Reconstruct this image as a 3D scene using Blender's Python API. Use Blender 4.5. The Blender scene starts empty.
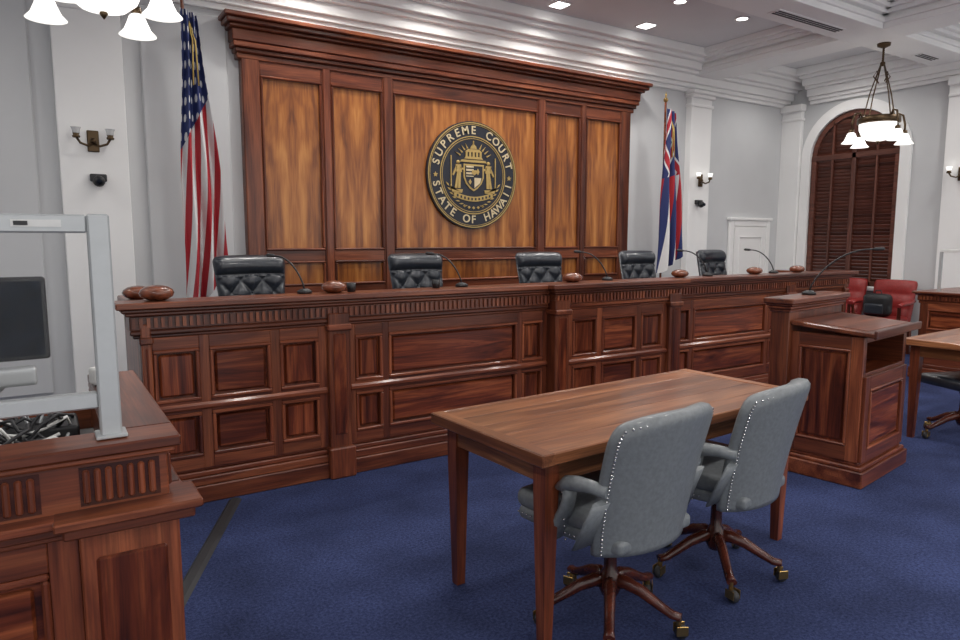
import bpy, bmesh, math, random
from mathutils import Vector, Matrix
random.seed(7)
S = bpy.context.scene
try:
    S.view_settings.view_transform = 'Standard'
    S.view_settings.look = 'None'
except Exception: pass
pi = math.pi
# ------------------------------------------------------------------ materials
MATS = {}
def newmat(name):
    m = bpy.data.materials.new(name); m.use_nodes = True
    nt = m.node_tree; nt.nodes.clear()
    out = nt.nodes.new('ShaderNodeOutputMaterial')
    p = nt.nodes.new('ShaderNodeBsdfPrincipled')
    nt.links.new(p.outputs[0], out.inputs[0])
    MATS[name] = m
    return m, nt, p
def simple(name, col, rough=.5, metal=0, noise=.06, nscale=30, bump=0, emit=None, es=0, alpha=1, coat=0, spec=.5):
    m, nt, p = newmat(name)
    N = nt.nodes.new; L = nt.links.new
    tc = N('ShaderNodeTexCoord'); n = N('ShaderNodeTexNoise'); n.inputs['Scale'].default_value = nscale
    n.inputs['Detail'].default_value = 4
    L(tc.outputs['Object'], n.inputs['Vector'])
    r = N('ShaderNodeValToRGB')
    r.color_ramp.elements[0].color = tuple(c*(1-noise) for c in col)+(1,)
    r.color_ramp.elements[1].color = tuple(min(1, c*(1+noise)) for c in col)+(1,)
    r.color_ramp.elements[0].position = .3; r.color_ramp.elements[1].position = .7
    L(n.outputs[0], r.inputs[0]); L(r.outputs[0], p.inputs['Base Color'])
    p.inputs['Roughness'].default_value = rough; p.inputs['Metallic'].default_value = metal
    p.inputs['Alpha'].default_value = alpha
    p.inputs['Coat Weight'].default_value = coat
    p.inputs['Specular IOR Level'].default_value = spec
    if bump:
        b = N('ShaderNodeBump'); b.inputs['Strength'].default_value = bump; b.inputs['Distance'].default_value = .01
        L(n.outputs[0], b.inputs['Height']); L(b.outputs[0], p.inputs['Normal'])
    if emit:
        p.inputs['Emission Color'].default_value = tuple(emit)+(1,); p.inputs['Emission Strength'].default_value = es
    return m
WOODS = set()
def wood(base, c1, c2, c3, rough=.3, sc=9., dist=.8, stretch=.09, coat=.2, contrast=(.33, .5, .67)):
    WOODS.add(base)
    for ax in range(3):
        m, nt, p = newmat(base+'_'+'xyz'[ax])
        N = nt.nodes.new; L = nt.links.new
        tc = N('ShaderNodeTexCoord'); at = N('ShaderNodeAttribute'); at.attribute_name = 'rnd'
        mul = N('ShaderNodeMath'); mul.operation = 'MULTIPLY'; mul.inputs[1].default_value = 31.7
        L(at.outputs['Fac'], mul.inputs[0])
        add = N('ShaderNodeVectorMath'); add.operation = 'ADD'
        L(tc.outputs['Object'], add.inputs[0]); L(mul.outputs[0], add.inputs[1])
        mp = N('ShaderNodeMapping'); s = [sc, sc, sc]; s[ax] = sc*stretch
        mp.inputs['Scale'].default_value = s
        L(add.outputs[0], mp.inputs['Vector'])
        n = N('ShaderNodeTexNoise'); n.inputs['Scale'].default_value = 1; n.inputs['Detail'].default_value = 6
        n.inputs['Roughness'].default_value = .6; n.inputs['Distortion'].default_value = dist
        L(mp.outputs[0], n.inputs['Vector'])
        r = N('ShaderNodeValToRGB'); e = r.color_ramp.elements
        e[0].color = c1+(1,); e[0].position = contrast[0]; e[1].color = c3+(1,); e[1].position = contrast[2]
        k = e.new(contrast[1]); k.color = c2+(1,)
        L(n.outputs[0], r.inputs[0])
        mp2 = N('ShaderNodeMapping'); s = [150, 150, 150]; s[ax] = 4
        mp2.inputs['Scale'].default_value = s; L(add.outputs[0], mp2.inputs['Vector'])
        n2 = N('ShaderNodeTexNoise'); n2.inputs['Scale'].default_value = 1; n2.inputs['Detail'].default_value = 3
        L(mp2.outputs[0], n2.inputs['Vector'])
        mr = N('ShaderNodeMapRange'); mr.inputs[1].default_value = .3; mr.inputs[2].default_value = .7
        mr.inputs[3].default_value = .65; mr.inputs[4].default_value = 1.25
        L(n2.outputs[0], mr.inputs[0])
        mr2 = N('ShaderNodeMapRange'); mr2.inputs[3].default_value = .72; mr2.inputs[4].default_value = 1.28
        L(at.outputs['Fac'], mr2.inputs[0])
        mm = N('ShaderNodeMath'); mm.operation = 'MULTIPLY'; L(mr.outputs[0], mm.inputs[0]); L(mr2.outputs[0], mm.inputs[1])
        vm = N('ShaderNodeVectorMath'); vm.operation = 'SCALE'
        L(r.outputs[0], vm.inputs[0]); L(mm.outputs[0], vm.inputs['Scale'])
        L(vm.outputs[0], p.inputs['Base Color'])
        p.inputs['Roughness'].default_value = rough; p.inputs['Specular IOR Level'].default_value = .4
        p.inputs['Coat Weight'].default_value = coat; p.inputs['Coat Roughness'].default_value = .12
wood('dark', (.055, .012, .006), (.138, .034, .0145), (.25, .073, .030), rough=.34)
wood('field', (.035, .007, .004), (.135, .028, .011), (.30, .080, .030), rough=.28, sc=11, dist=1.5)
wood('mahog', (.035, .008, .005), (.06, .014, .008), (.10, .024, .013), rough=.25)
wood('table', (.12, .038, .015), (.225, .082, .033), (.35, .145, .064), rough=.30, sc=9, coat=.15, dist=1.2)
wood('blind', (.085, .028, .018), (.13, .042, .027), (.18, .062, .04), rough=.4)
simple('paint', (.61, .62, .63), .6, nscale=3, noise=.02)
simple('white', (.90, .90, .89), .5, nscale=3, noise=.015)
simple('ceilpaint', (.78, .79, .80), .7, nscale=3, noise=.015)
simple('leather_grey', (.165, .18, .19), .42, noise=.12, nscale=60, bump=.12, coat=.1)
simple('leather_black', (.022, .027, .036), .30, noise=.2, nscale=50, bump=.1, coat=.2)
simple('leather_red', (.27, .022, .020), .4, noise=.15, nscale=40, bump=.1)
simple('brass', (.55, .36, .13), .3, 1)
simple('bronze', (.10, .065, .035), .4, .8)
simple('chrome', (.6, .6, .6), .2, 1)
simple('alu', (.46, .48, .49), .4, .35, noise=.03)
simple('blackplastic', (.014, .014, .016), .45)
simple('whiteplastic', (.7, .7, .68), .4)
simple('rubber', (.022, .022, .025), .6)
simple('screen', (.010, .013, .020), .6, noise=.8, nscale=22, spec=.08)
simple('sealblack', (.012, .014, .024), .4)
simple('sealgold', (.46, .32, .11), .45, .2)
simple('sealcream', (.62, .51, .32), .5)
simple('glow', (.95, .95, .93), .4, emit=(1, .96, .90), es=1.3)
simple('glowlamp', (1, 1, 1), .4, emit=(1, .98, .95), es=8)
simple('grille', (.05, .05, .05), .6)
simple('glass', (.9, .93, .95), .1, alpha=.015, spec=.1)
simple('windowglass', (.30, .32, .33), .1, noise=.3, nscale=3, emit=(.9, .95, 1), es=.18)  # opaque pane; faint emission stands in for daylight behind the blinds
simple('deskgrey', (.30, .31, .31), .5)
simple('bowlwood', (.16, .045, .02), .25, noise=.5, nscale=25, coat=.5)
simple('goldfringe', (.6, .42, .12), .6)
simple('glass2', (.75, .76, .76), .15, alpha=.5)
# carpet
m, nt, p = newmat('carpet')
N = nt.nodes.new; L = nt.links.new
tc = N('ShaderNodeTexCoord')
n1 = N('ShaderNodeTexNoise'); n1.inputs['Scale'].default_value = 75; n1.inputs['Detail'].default_value = 6; n1.inputs['Roughness'].default_value = .8
n2 = N('ShaderNodeTexNoise'); n2.inputs['Scale'].default_value = 2.5; n2.inputs['Detail'].default_value = 7
L(tc.outputs['Object'], n1.inputs[0]); L(tc.outputs['Object'], n2.inputs[0])
r = N('ShaderNodeValToRGB'); r.color_ramp.elements[0].position = .36; r.color_ramp.elements[1].position = .64
r.color_ramp.elements[0].color = (.014, .022, .066, 1); r.color_ramp.elements[1].color = (.058, .076, .185, 1)
L(n1.outputs[0], r.inputs[0])
mr = N('ShaderNodeMapRange'); mr.inputs[1].default_value = .3; mr.inputs[2].default_value = .7; mr.inputs[3].default_value = .72; mr.inputs[4].default_value = 1.28
L(n2.outputs[0], mr.inputs[0])
vm = N('ShaderNodeVectorMath'); vm.operation = 'SCALE'; L(r.outputs[0], vm.inputs[0]); L(mr.outputs[0], vm.inputs['Scale'])
L(vm.outputs[0], p.inputs['Base Color']); p.inputs['Roughness'].default_value = .95; p.inputs['Specular IOR Level'].default_value = .15
bp = N('ShaderNodeBump'); bp.inputs['Strength'].default_value = .7; bp.inputs['Distance'].default_value = .014
L(n1.outputs[0], bp.inputs['Height']); L(bp.outputs[0], p.inputs['Normal'])
# figured koa veneer (book-matched through UVs)
m, nt, p = newmat('koa')
N = nt.nodes.new; L = nt.links.new
uv = N('ShaderNodeUVMap'); uv.uv_map = 'UVMap'
def mapn(sc):
    k = N('ShaderNodeMapping'); k.inputs['Scale'].default_value = sc; L(uv.outputs[0], k.inputs[0]); return k.outputs[0]
na = N('ShaderNodeTexNoise'); na.inputs['Scale'].default_value = 1; na.inputs['Detail'].default_value = 3; na.inputs['Distortion'].default_value = 1.0
L(mapn((4, .8, 1)), na.inputs['Vector'])
sp = N('ShaderNodeSeparateXYZ'); L(uv.outputs[0], sp.inputs[0])
def MA(op, a, b_):
    k = N('ShaderNodeMath'); k.operation = op
    for i, v in enumerate((a, b_)):
        if v is None: continue
        if isinstance(v, (int, float)): k.inputs[i].default_value = v
        else: L(v, k.inputs[i])
    return k.outputs[0]
bands = MA('SINE', MA('ADD', MA('MULTIPLY', sp.outputs[0], 45.), MA('MULTIPLY', na.outputs[0], 26.)), None)
nb = N('ShaderNodeTexNoise'); nb.inputs['Scale'].default_value = 1; nb.inputs['Detail'].default_value = 6; nb.inputs['Distortion'].default_value = .7
L(mapn((9, .9, 1)), nb.inputs['Vector'])
nf = N('ShaderNodeTexNoise'); nf.inputs['Scale'].default_value = 1; nf.inputs['Detail'].default_value = 4
L(mapn((150, 4, 1)), nf.inputs['Vector'])
val = MA('ADD', MA('MULTIPLY', bands, .045), MA('ADD', MA('MULTIPLY', nb.outputs[0], .75), MA('MULTIPLY', nf.outputs[0], .25)))
r = N('ShaderNodeValToRGB'); e = r.color_ramp.elements
e[0].position = .30; e[0].color = (.075, .018, .005, 1); e[1].position = .70; e[1].color = (.52, .22, .055, 1)
k = e.new(.43); k.color = (.20, .058, .012, 1); k = e.new(.55); k.color = (.35, .118, .024, 1)
L(val, r.inputs[0]); L(r.outputs[0], p.inputs['Base Color']); p.inputs['Roughness'].default_value = .34
p.inputs['Coat Weight'].default_value = .15; p.inputs['Coat Roughness'].default_value = .2

def flagmat(name, kind):
    m, nt, p = newmat(name)
    N = nt.nodes.new; L = nt.links.new
    def M(op, a, b=None):
        k = N('ShaderNodeMath'); k.operation = op
        for i, v in enumerate((a, b)):
            if v is None: continue
            if isinstance(v, (int, float)): k.inputs[i].default_value = v
            else: L(v, k.inputs[i])
        return k.outputs[0]
    uv = N('ShaderNodeUVMap'); uv.uv_map = 'UVMap'
    sp = N('ShaderNodeSeparateXYZ'); L(uv.outputs[0], sp.inputs[0])
    u, v = sp.outputs[0], sp.outputs[1]
    def mix(f, a, b):
        k = N('ShaderNodeMix'); k.data_type = 'RGBA'; L(f, k.inputs[0])
        for i, c in ((6, a), (7, b)):
            if isinstance(c, tuple): k.inputs[i].default_value = c+(1,)
            else: L(c, k.inputs[i])
        return k.outputs[2]
    W = (.72, .72, .72); R = (.42, .018, .03); Bl = (.018, .03, .13)
    if kind == 'us':
        sk = M('ADD', M('MULTIPLY', u, 4.0), M('MULTIPLY', v, 2.6))
        st = M('GREATER_THAN', M('FRACT', sk), .5)
        col = mix(st, R, W)
        vo = N('ShaderNodeTexVoronoi'); mp = N('ShaderNodeMapping'); mp.inputs['Scale'].default_value = (7, 17, 1)
        vo.inputs['Randomness'].default_value = .15; vo.inputs['Scale'].default_value = 1
        L(uv.outputs[0], mp.inputs[0]); L(mp.outputs[0], vo.inputs['Vector'])
        can = mix(M('LESS_THAN', vo.outputs['Distance'], .25), Bl, W)
        inc = M('LESS_THAN', M('ADD', v, M('MULTIPLY', u, .16)), .46)
        col = mix(inc, col, can)
    else:
        sk = M('FRACT', M('ADD', M('MULTIPLY', u, 2.0), M('MULTIPLY', v, .9)))
        col = mix(M('GREATER_THAN', sk, .33), W, R)
        col = mix(M('GREATER_THAN', sk, .66), col, Bl)
        a = M('ABSOLUTE', M('SUBTRACT', M('FRACT', M('ADD', M('MULTIPLY', u, 1.5), M('MULTIPLY', v, 2.5))), .5))
        b = M('ABSOLUTE', M('SUBTRACT', M('FRACT', M('SUBTRACT', M('MULTIPLY', u, 1.5), M('MULTIPLY', v, 2.5))), .5))
        mn = M('MINIMUM', a, b)
        can = mix(M('LESS_THAN', mn, .15), Bl, W)
        can = mix(M('LESS_THAN', mn, .09), can, R)
        col = mix(M('LESS_THAN', v, .42), col, can)
    L(col, p.inputs['Base Color']); p.inputs['Roughness'].default_value = .65
flagmat('flag_us', 'us'); flagmat('flag_hi', 'hi')

# ------------------------------------------------------------------ builder
I4 = Matrix.Identity(4)
class B:
    def __init__(s):
        s.bm = bmesh.new(); s.names = []
        s.rl = s.bm.faces.layers.float.new('rnd'); s.uv = s.bm.loops.layers.uv.new('UVMap')
    def mi(s, mat):
        if mat not in s.names: s.names.append(mat)
        return s.names.index(mat)
    def V(s, p, M): return s.bm.verts.new(M @ Vector(p))
    def F(s, vs, k, r, smooth=False):
        try: f = s.bm.faces.new(vs)
        except ValueError: return None
        f.material_index = k; f[s.rl] = r; f.smooth = smooth
        return f
    def wm(s, mat, dims, M):
        if mat in WOODS:
            a = max(range(3), key=lambda i: dims[i]); v = Vector((0, 0, 0)); v[a] = 1
            w = M.to_3x3() @ v; b = max(range(3), key=lambda i: abs(w[i]))
            return mat+'_'+'xyz'[b]
        return mat
    def leaf(s, x0, x1, y, z0, z1, seam, off, mat):
        f = s.F([s.V((x0, y, z0), I4), s.V((x1, y, z0), I4), s.V((x1, y, z1), I4), s.V((x0, y, z1), I4)], s.mi(mat), .5)
        for l in f.loops: l[s.uv].uv = (abs(l.vert.co.x-seam)+off, l.vert.co.z+off*3.3)
    def box(s, x0, x1, y0, y1, z0, z1, mat, bev=0, M=I4, r=None):
        lo = (min(x0, x1), min(y0, y1), min(z0, z1)); hi = (max(x0, x1), max(y0, y1), max(z0, z1))
        d = [hi[i]-lo[i] for i in range(3)]
        k = s.mi(s.wm(mat, d, M)); r = random.random() if r is None else r
        bev = min(bev, min(d)*.45)
        if bev <= 0:
            vs = [s.V([(lo, hi)[(i >> a) & 1][a] for a in range(3)], M) for i in range(8)]
            for q in ((0, 1, 3, 2), (4, 6, 7, 5), (0, 4, 5, 1), (2, 3, 7, 6), (0, 2, 6, 4), (1, 5, 7, 3)):
                s.F([vs[i] for i in q], k, r)
            return
        vd = {}
        for i in range(8):
            for ax in range(3):
                p = []
                for a in range(3):
                    h = (i >> a) & 1; ins = 0 if a == ax else bev
                    p.append(hi[a]-ins if h else lo[a]+ins)
                vd[i, ax] = s.V(p, M)
        for ax in range(3):
            a, b = [q for q in range(3) if q != ax]
            for h in (0, 1):
                base = h << ax
                s.F([vd[base, ax], vd[base | 1 << a, ax], vd[base | 1 << a | 1 << b, ax], vd[base | 1 << b, ax]], k, r)
            for ha in (0, 1):
                for hb in (0, 1):
                    c = (ha << a) | (hb << b); d2 = c | 1 << ax
                    s.F([vd[c, a], vd[d2, a], vd[d2, b], vd[c, b]], k, r)
        for i in range(8): s.F([vd[i, 0], vd[i, 1], vd[i, 2]], k, r)
    def rbox(s, x0, x1, y0, y1, z0, z1, rad, mat, n=4, M=I4, fn=None, r=None):
        lo = (x0, y0, z0); hi = (x1, y1, z1); c = [(lo[i]+hi[i])/2 for i in range(3)]; h = [(hi[i]-lo[i])/2 for i in range(3)]
        rad = min(rad, min(h)*.98); k = s.mi(s.wm(mat, [2*q for q in h], M)); r = random.random() if r is None else r
        co = []
        for a in range(3):
            t = [-h[a]+rad*(1-math.cos(pi/2*i/n)) for i in range(n)]
            inn = h[a]-rad; t += [-inn+2*inn*i/4 for i in range(5)]
            t += [-q for q in t[:n]][::-1]; co.append(t)
        cache = {}
        def gv(p):
            key = tuple(round(q, 6) for q in p)
            if key not in cache:
                q = [max(-(h[a]-rad), min(h[a]-rad, p[a])) for a in range(3)]
                d = Vector([p[a]-q[a] for a in range(3)])
                if d.length > 1e-9: d = d.normalized()*rad
                w = Vector([q[a]+d[a]+c[a] for a in range(3)])
                if fn: w = Vector(fn(w))
                cache[key] = s.V(w, M)
            return cache[key]
        for ax in range(3):
            a, b = [q for q in range(3) if q != ax]
            for sg in (-1, 1):
                for i in range(len(co[a])-1):
                    for j in range(len(co[b])-1):
                        vs = []
                        for di, dj in ((0, 0), (1, 0), (1, 1), (0, 1)):
                            p = [0, 0, 0]; p[ax] = sg*h[ax]; p[a] = co[a][i+di]; p[b] = co[b][j+dj]; vs.append(gv(p))
                        if len(set(vs)) == 4: s.F(vs, k, r, True)
    def lathe(s, prof, mat, n=20, M=I4, smooth=True, r=None):
        k = s.mi(mat+'_z' if mat in WOODS else mat); r = random.random() if r is None else r
        rings = []
        for (ra, z) in prof:
            if ra < 1e-6: rings.append([s.V((0, 0, z), M)])
            else: rings.append([s.V((ra*math.cos(2*pi*i/n), ra*math.sin(2*pi*i/n), z), M) for i in range(n)])
        for A, C in zip(rings, rings[1:]):
            for i in range(n):
                j = (i+1) % n
                if len(A) == 1 and len(C) == 1: continue
                if len(A) == 1: s.F([A[0], C[i], C[j]], k, r, smooth)
                elif len(C) == 1: s.F([A[i], A[j], C[0]], k, r, smooth)
                else: s.F([A[i], A[j], C[j], C[i]], k, r, smooth)
    def cyl(s, x, y, z0, z1, ra, mat, n=16, M=I4, r2=None):
        r2 = ra if r2 is None else r2
        k = M @ Matrix.Translation((x, y, 0))
        s.lathe([(0, z0), (ra, z0), (r2, z1), (0, z1)], mat, n, k, smooth=False)
    def ball(s, c, ra, mat, n=12, M=I4, sq=(1, 1, 1)):
        k = M @ Matrix.Translation(c) @ Matrix.Diagonal((sq[0], sq[1], sq[2], 1))
        m = max(3, n//2)
        s.lathe([(ra*math.sin(pi*i/m), -ra*math.cos(pi*i/m)) for i in range(m+1)], mat, n, k)
    def tube(s, pts, rad, mat, n=10, M=I4, up=(0, 0, 1), rect=False, smooth=True, closed=False):
        pts = [Vector(p) for p in pts]; m = len(pts)
        if not isinstance(rad, list): rad = [rad]*m
        d = pts[-1]-pts[0]
        k = s.mi(s.wm(mat, [abs(q)+1e-4 for q in d], M)); r = random.random()
        rings = []
        for i, p in enumerate(pts):
            t = (pts[min(i+1, m-1)]-pts[max(i-1, 0)]).normalized()
            u = Vector(up); sd = t.cross(u)
            if sd.length < 1e-3: sd = t.cross(Vector((1, 0, 0)))
            sd.normalize(); u = sd.cross(t).normalized()
            a, b = rad[i] if isinstance(rad[i], tuple) else (rad[i], rad[i])
            if rect: ring = [s.V(p+sd*a*x+u*b*y, M) for x, y in ((-1, -1), (1, -1), (1, 1), (-1, 1))]
            else: ring = [s.V(p+sd*a*math.cos(2*pi*j/n)+u*b*math.sin(2*pi*j/n), M) for j in range(n)]
            rings.append(ring)
        q = len(rings[0])
        for A, C in zip(rings, rings[1:]):
            for j in range(q): s.F([A[j], A[(j+1) % q], C[(j+1) % q], C[j]], k, r, smooth and not rect)
        s.F(rings[0][::-1], k, r); s.F(rings[-1], k, r)
    def poly(s, pts, y0, y1, mat, M=I4):
        k = s.mi(s.wm(mat, (1, 0, 0), M)); r = random.random()
        a = [s.V((x, y0, z), M) for x, z in pts]; b = [s.V((x, y1, z), M) for x, z in pts]
        s.F(a, k, r); s.F(b[::-1], k, r)
        for i in range(len(pts)):
            j = (i+1) % len(pts); s.F([a[i], a[j], b[j], b[i]], k, r)
    def grid(s, fn, nu, nv, mat, M=I4, smooth=True, close=False):
        k = s.mi(mat); r = random.random()
        vs = [[s.V(fn(i/nu, j/nv), M) for i in range(nu+1)] for j in range(nv+1)]
        for j in range(nv):
            for i in range(nu):
                f = s.F([vs[j][i], vs[j][i+1], vs[j+1][i+1], vs[j+1][i]], k, r, smooth)
                if f:
                    for l, (a, c) in zip(f.loops, ((i, j), (i+1, j), (i+1, j+1), (i, j+1))): l[s.uv].uv = (a/nu, c/nv)
        return vs
    def pillow(s, back, front, nu, nv, mat, M=I4):
        k = s.mi(mat); r = random.random()
        A = s.grid(back, nu, nv, mat, M); C = s.grid(front, nu, nv, mat, M)
        def bord(G): return [G[0][i] for i in range(nu)]+[G[j][nu] for j in range(nv)]+[G[nv][i] for i in range(nu, 0, -1)]+[G[j][0] for j in range(nv, 0, -1)]
        a, c = bord(A), bord(C)
        for i in range(len(a)):
            j = (i+1) % len(a); s.F([a[i], a[j], c[j], c[i]], k, r, True)
    def text(s, body, size, mat, M, ext=.004):
        cu = bpy.data.curves.new('t', 'FONT'); cu.body = body; cu.size = size; cu.extrude = ext
        cu.align_x = 'CENTER'; cu.align_y = 'CENTER'; cu.offset = size*.012
        ob = bpy.data.objects.new('t', cu); S.collection.objects.link(ob)
        dg = bpy.context.evaluated_depsgraph_get()
        me = bpy.data.meshes.new_from_object(ob.evaluated_get(dg))
        k = s.mi(mat); vs = [s.V(v.co, M) for v in me.vertices]
        for f in me.polygons: s.F([vs[i] for i in f.vertices], k, .5)
        bpy.data.objects.remove(ob); bpy.data.curves.remove(cu); bpy.data.meshes.remove(me)
    def done(s, name, loc=(0, 0, 0), rz=0, recalc=True):
        if recalc: bmesh.ops.recalc_face_normals(s.bm, faces=s.bm.faces)
        me = bpy.data.meshes.new(name); s.bm.to_mesh(me); s.bm.free()
        for n in s.names: me.materials.append(MATS[n])
        ob = bpy.data.objects.new(name, me); S.collection.objects.link(ob)
        ob.location = loc; ob.rotation_euler = (0, 0, rz)
        return ob
def dup(ob, name, loc, rz):
    o = bpy.data.objects.new(name, ob.data); S.collection.objects.link(o); o.location = loc; o.rotation_euler = (0, 0, rz); return o
def T(x, y, z): return Matrix.Translation((x, y, z))
def RZ(a): return Matrix.Rotation(a, 4, 'Z')
def RX(a): return Matrix.Rotation(a, 4, 'X')
def RY(a): return Matrix.Rotation(a, 4, 'Y')

def framed(b, x0, x1, z0, z1, cols, rows, M=I4, d=.03, mat='dark', pm='field', mw=.014, raise_=True):
    xs = [x0]+[q for c in cols for q in c]+[x1]
    for i in range(0, len(xs), 2):
        if xs[i+1]-xs[i] > .001: b.box(xs[i], xs[i+1], -d, 0, z0, z1, mat, .002, M)
    for c0, c1 in cols:
        zz = [z0]+[q for c in rows for q in c]+[z1]
        for i in range(0, len(zz), 2):
            if zz[i+1]-zz[i] > .001: b.box(c0, c1, -d, 0, zz[i], zz[i+1], mat, .002, M)
        for r0, r1 in rows:
            b.box(c0, c1, -.004, 0, r0, r1, pm, 0, M)
            if raise_: b.box(c0+.03, c1-.03, -d*.75, 0, r0+.03, r1-.03, pm, .014, M)
            for q in ((c0, c1, r0, r0+mw), (c0, c1, r1-mw, r1), (c0, c0+mw, r0+mw, r1-mw), (c1-mw, c1, r0+mw, r1-mw)):
                b.box(q[0], q[1], -d-.008, 0, q[2], q[3], mat, .005, M, r=1.0)

# ------------------------------------------------------------------ room shell
XL, XR, YB, YF, ZC = -3.2, 9.8, 6.5, -3.5, 3.97
b = B(); b.box(XL-.1, XR+.3, YF, YB+.2, -.1, 0, 'carpet'); b.done('floor')
b = B(); b.box(XL-.1, XR+.3, YF, YB+.2, ZC, ZC+.1, 'ceilpaint'); b.done('ceiling')
b = B(); b.box(XL-.1, XR+.1, YB, YB+.12, 0, ZC, 'paint'); b.done('wall_back')
b = B(); b.box(XL-.12, XL, YF, YB, 0, ZC, 'paint'); b.done('wall_left')
WY0, WY1, WZ0, WSP = 4.76, 6.03, .85, 2.70
WC = (WY0+WY1)/2; WR = (WY1-WY0)/2
b = B()
b.box(XR, XR+.2, YF, WY0, 0, ZC, 'paint'); b.box(XR, XR+.2, WY1, YB, 0, ZC, 'paint'); b.box(XR, XR+.2, WY0, WY1, 0, WZ0, 'paint')
n = 24
MYZ = RZ(pi/2)
for i in range(n):
    a0 = pi-pi*i/n; a1 = pi-pi*(i+1)/n
    p0 = (WC+WR*math.cos(a0), WSP+WR*math.sin(a0)); p1 = (WC+WR*math.cos(a1), WSP+WR*math.sin(a1))
    b.poly([p0, p1, (p1[0], ZC), (p0[0], ZC)], -XR-.2, -XR, 'paint', MYZ)
b.done('wall_right')
# window with blinds
b = B()
b.box(XR+.12, XR+.14, WY0, WY1, WZ0, WSP+WR, 'windowglass')
arch = [(XR+.04, WY0+.04, WZ0)]+[(XR+.04, WC-(WR-.04)*math.cos(pi*i/24), WSP+(WR-.04)*math.sin(pi*i/24)) for i in range(25)]+[(XR+.04, WY1-.04, WZ0)]
b.tube(arch, [(.035, .035)]*len(arch), 'blind', rect=True, up=(1, 0, 0))
b.box(XR+.005, XR+.07, WY0, WY1, WZ0, WZ0+.07, 'blind', .005)
b.box(XR+.0, XR+.07, WY0, WY1, WSP-.04, WSP+.04, 'blind', .005)
b.box(XR+.0, XR+.07, WC-.03, WC+.03, WZ0, WSP+WR-.02, 'blind', .005)
for q in (-.5, .5): b.box(XR+.005, XR+.05, WC+q*WR-.012, WC+q*WR+.012, WZ0, WSP+WR*.82, 'blind', .003)
z = WZ0+.09
while z < WSP+WR-.06:
    hw = WR-.05 if z < WSP else math.sqrt(max(0, (WR-.05)**2-(z-WSP)**2))
    if hw > .08: b.box(-.003, .003, -hw, hw, -.027, .027, 'blind', 0, T(XR+.045, WC, z) @ RY(math.radians(-32)))
    z += .05
b.done('window_1')
b = B()
rr = WR+.07
arch = [(XR-.01, WC-rr, .2)]+[(XR-.01, WC-rr*math.cos(pi*i/24), WSP+rr*math.sin(pi*i/24)) for i in range(25)]+[(XR-.01, WC+rr, .2)]
b.tube(arch, [(.07, .03)]*len(arch), 'white', rect=True, up=(1, 0, 0))
b.box(XR-.08, XR, WY0-.12, WY1+.12, WZ0-.06, WZ0, 'white', .01)
b.done('trim_1')
# pilasters
def pilaster_back(b, x0, x1):
    b.box(x0, x1, YB-.1, YB, 0, 3.5, 'white', .006)
    b.box(x0-.03, x1+.03, YB-.13, YB, 0, .22, 'white', .01)
    b.box(x0-.02, x1+.02, YB-.12, YB, 3.30, 3.34, 'white', .008)
    b.box(x0-.03, x1+.03, YB-.14, YB, 3.42, 3.47, 'white', .01)
    b.box(x0-.05, x1+.05, YB-.17, YB, 3.47, 3.52, 'white', .01)
b = B()
for x0, x1 in ((.17, .66), (7.54, 7.96)): pilaster_back(b, x0, x1)
b.done('trim_2')
b = B()
for y0, y1 in ((6.18, 6.5), (3.72, 4.2)):
    b.box(XR-.08, XR, y0, y1, 0, 3.5, 'white', .006); b.box(XR-.11, XR, y0-.02, y1, 0, .22, 'white', .01)
    b.box(XR-.10, XR, y0-.02, y1+.0, 3.28, 3.32, 'white', .008); b.box(XR-.14, XR, y0-.03, y1, 3.42, 3.52, 'white', .01)
b.done('trim_3')
b = B()
for x0, x1 in ((-.9, .02), (.80, 1.15), (1.22, 1.50)):
    b.box(x0, x1, YB-.03, YB, .25, 3.45, 'paint', .012)
b.done('trim_4')
b = B()
steps = [(.05, 3.50, 3.55), (.09, 3.55, 3.60), (.14, 3.60, 3.70), (.20, 3.70, 3.74), (.27, 3.74, 3.83), (.34, 3.83, 3.87), (.42, 3.87, 3.97)]
for d, z0, z1 in steps:
    b.box(XL, XR, YB-d, YB, z0, z1, 'white', .006)
b.done('trim_5')
b = B()
for d, z0, z1 in steps:
    b.box(XR-d, XR, YF, YB-.42, z0, z1, 'white', .006); b.box(XL, XL+d, YF, YB-.42, z0, z1, 'white', .006)
b.done('trim_6')
# ceiling beams
b = B()
def beam(b, x0, x1, y0, y1, ax):
    for g, z0, z1 in ((0, 3.69, 3.97), (.03, 3.75, 3.79), (.07, 3.82, 3.86), (.12, 3.86, 3.90), (.17, 3.90, 3.97)):
        if ax == 'x': b.box(x0, x1, y0-g, y1+g, z0, z1, 'white', .004)
        else: b.box(x0-g, x1+g, y0, y1, z0, z1, 'white', .004)
BY = [(3.93, 4.40), (.2, .68), (-3.5, -3.2)]
BX = [(.10, .58), (7.54, 8.00)]
for y0, y1 in BY: beam(b, XL, XR, y0, y1, 'x')
for x0, x1 in BX:
    beam(b, x0, x1, 4.40, YB-.1, 'y'); beam(b, x0, x1, .68, 3.93, 'y'); beam(b, x0, x1, -3.2, .2, 'y')
b.done('ceiling_beams')
b = B()
for x0, x1 in ((6.1, 7.2), (4.2, 5.3), (8.9, 9.3)):
    b.box(x0-.03, x1+.03, 4.14, 4.28, 3.683, 3.69, 'white', .002)
    for i in range(3): b.box(x0, x1, 4.16+i*.035, 4.178+i*.035, 3.679, 3.686, 'grille')
b.done('air_vent')
b = B(); b.box(XL, 1.6, YB-.02, YB, 0, .18, 'white', .005); b.box(6.5, 8.50, YB-.02, YB, 0, .18, 'white', .005); b.done('baseboard_back')
b = B(); b.box(XR-.02, XR, YF, 4.7, 0, .18, 'white', .005); b.done('baseboard_right')
b = B(); b.box(XL, XL+.02, YF, YB-.03, 0, .18, 'white', .005); b.done('baseboard_left')
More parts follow.
